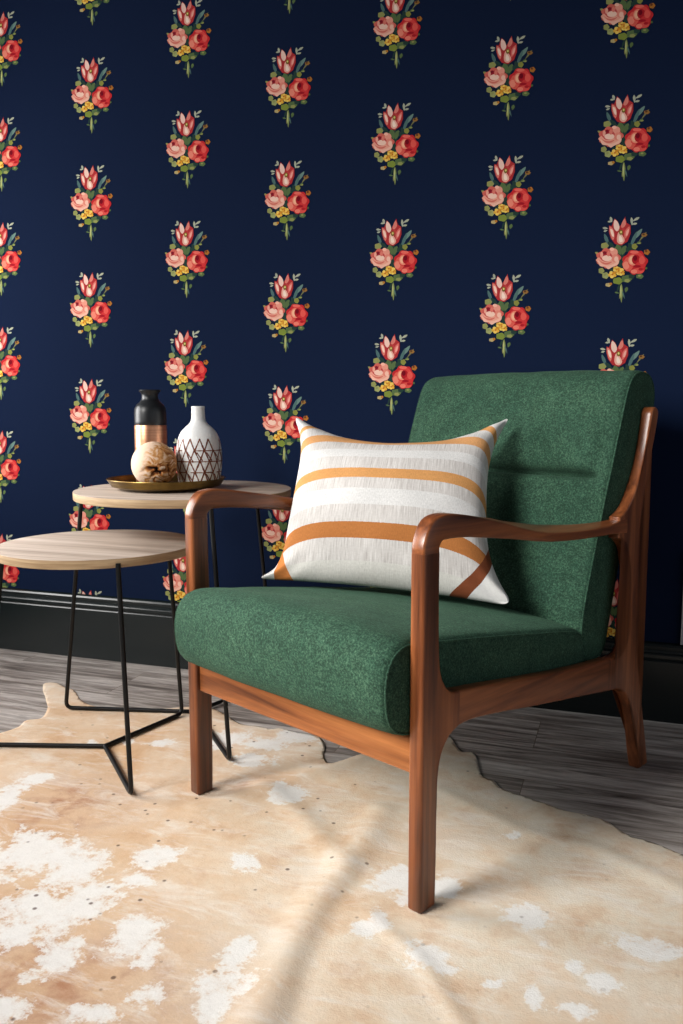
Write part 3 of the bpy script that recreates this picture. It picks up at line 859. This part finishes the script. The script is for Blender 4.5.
# eroded root-wood ball
bm = bmesh.new(); bmesh.ops.create_icosphere(bm, subdivisions=6, radius=1)
R = .058
ca = bm.verts.layers.float.new('crack_shade')
for v in bm.verts:
    p = v.co.copy()
    q_ = Vector((p.x*RC + p.y*RS, -p.x*RS + p.y*RC, p.z))      # x to the right, -y to the viewer
    m = max(0, min(1, (q_.x*.9 - q_.z*.25 - q_.y*.15 + .28)*1.7))
    wp = q_ + Vector((noise.noise(q_*2.3), noise.noise(q_*2.3 + Vector((5,1,2))), noise.noise(q_*2.3 + Vector((1,8,3)))))*.35
    n1 = noise.noise(Vector((wp.x*1.5 + 2, wp.y*1.5, wp.z*3.6)))
    n2 = noise.noise(Vector((wp.x*2.6 + 7, wp.y*2.6, wp.z*9)))
    c = max(0, min(1, (1 - abs(n1)*7)))*m
    c = max(c*.8, max(0, 1 - abs(n2)*5)*.38*m)
    cav = math.exp(-(((q_.x-.30)/.44)**2 + ((q_.z+.26+.30*n1-.15*q_.x)/.11)**2)) * (1 if q_.y < .3 else 0)
    c = max(c, cav*1.1*(.7 + n2))
    d = -c*.035 - m*.01 + .012*n2*m - cav*.16
    v[ca] = max(0, min(1, c*.5 + m*(.14 + .20*n2) + cav*.45))
    v.co = p*(R*(1 + d))
bt = NT('root_wood', .7, .3)
cc = bt.attr('crack_shade').outputs['Fac']
nf = bt.noise(bt.mapping((1,1,1.4)), 70, 6, .65, .6)
s1 = bt.math('ADD', cc, bt.math('MULTIPLY', bt.math('SUBTRACT', nf, .5), .5))
col = bt.ramp(s1, [(.05, lin((236,206,180))), (.18, lin((214,160,104))), (.34, lin((176,108,50))), (.55, lin((92,48,22))), (.72, lin((22,12,8)))])  # dark end of the ramp paints the shade inside the cavity
bt.color(col); bt.bump(nf, .4, .002)
ball = finish('root_wood_ball', bm, bt.m, None, True, 180)
ball.location = (-1.143, 1.862, ZB + .0003 - min(v.co.z for v in ball.data.vertices))
tag(ball, 'pale carved root-wood ball with dark crevices at the front of the brass tray', 'decorative ball')

# ---------------------------------------------------------------- light
def area(name, loc, rot, sx, sy, power, c=(1,1,1)):
    l = bpy.data.lights.new(name, 'AREA'); l.shape = 'RECTANGLE'; l.size = sx; l.size_y = sy; l.energy = power; l.color = c
    o = bpy.data.objects.new(name, l); o.location = loc; o.rotation_euler = rot; return link(o)
lp = WC + WN*.02; zc = (wz0+wz1)/2
aim = Vector((-.06, 1.75, .40)) - Vector((lp.x, lp.y, zc))
k1 = area('narrowed_daylight', (lp.x, lp.y, zc), aim.to_track_quat('-Z', 'Y').to_euler(), 2*ww-.1, (wz1-wz0)*.9, 17, (1.0, .975, .94))
k1.data.spread = math.radians(56)      # beam narrowed to keep light off the papered wall; no blind exists
k2 = area('side_window_daylight', (WX-.13, (ly0+ly1)/2, (lz0+lz1)/2), Vector((1,0,0)).to_track_quat('-Z', 'Y').to_euler(), ly1-ly0, lz1-lz0, 68, (1.0, .98, .96))
w = bpy.data.worlds.new('World'); scn.world = w; w.use_nodes = True
w.node_tree.nodes['Background'].inputs['Color'].default_value = (.86, .92, 1.0, 1)
w.node_tree.nodes['Background'].inputs['Strength'].default_value = .45

# ---------------------------------------------------------------- camera
cam = bpy.data.cameras.new('camera'); co = link(bpy.data.objects.new('camera', cam))
cam.sensor_fit = 'HORIZONTAL'; cam.sensor_width = 36; cam.lens = 36*838.145/683; cam.clip_start = .05
co.location = (0, 0, .84)
co.rotation_euler = (PI/2 - .12110179595912814, 0, .33093712796518554)
scn.camera = co
vs = scn.view_settings
vs.view_transform = 'Standard'; vs.look = 'None'; vs.gamma = 1; vs.use_curve_mapping = False; vs.exposure = 0
scn.cycles.use_denoising = True
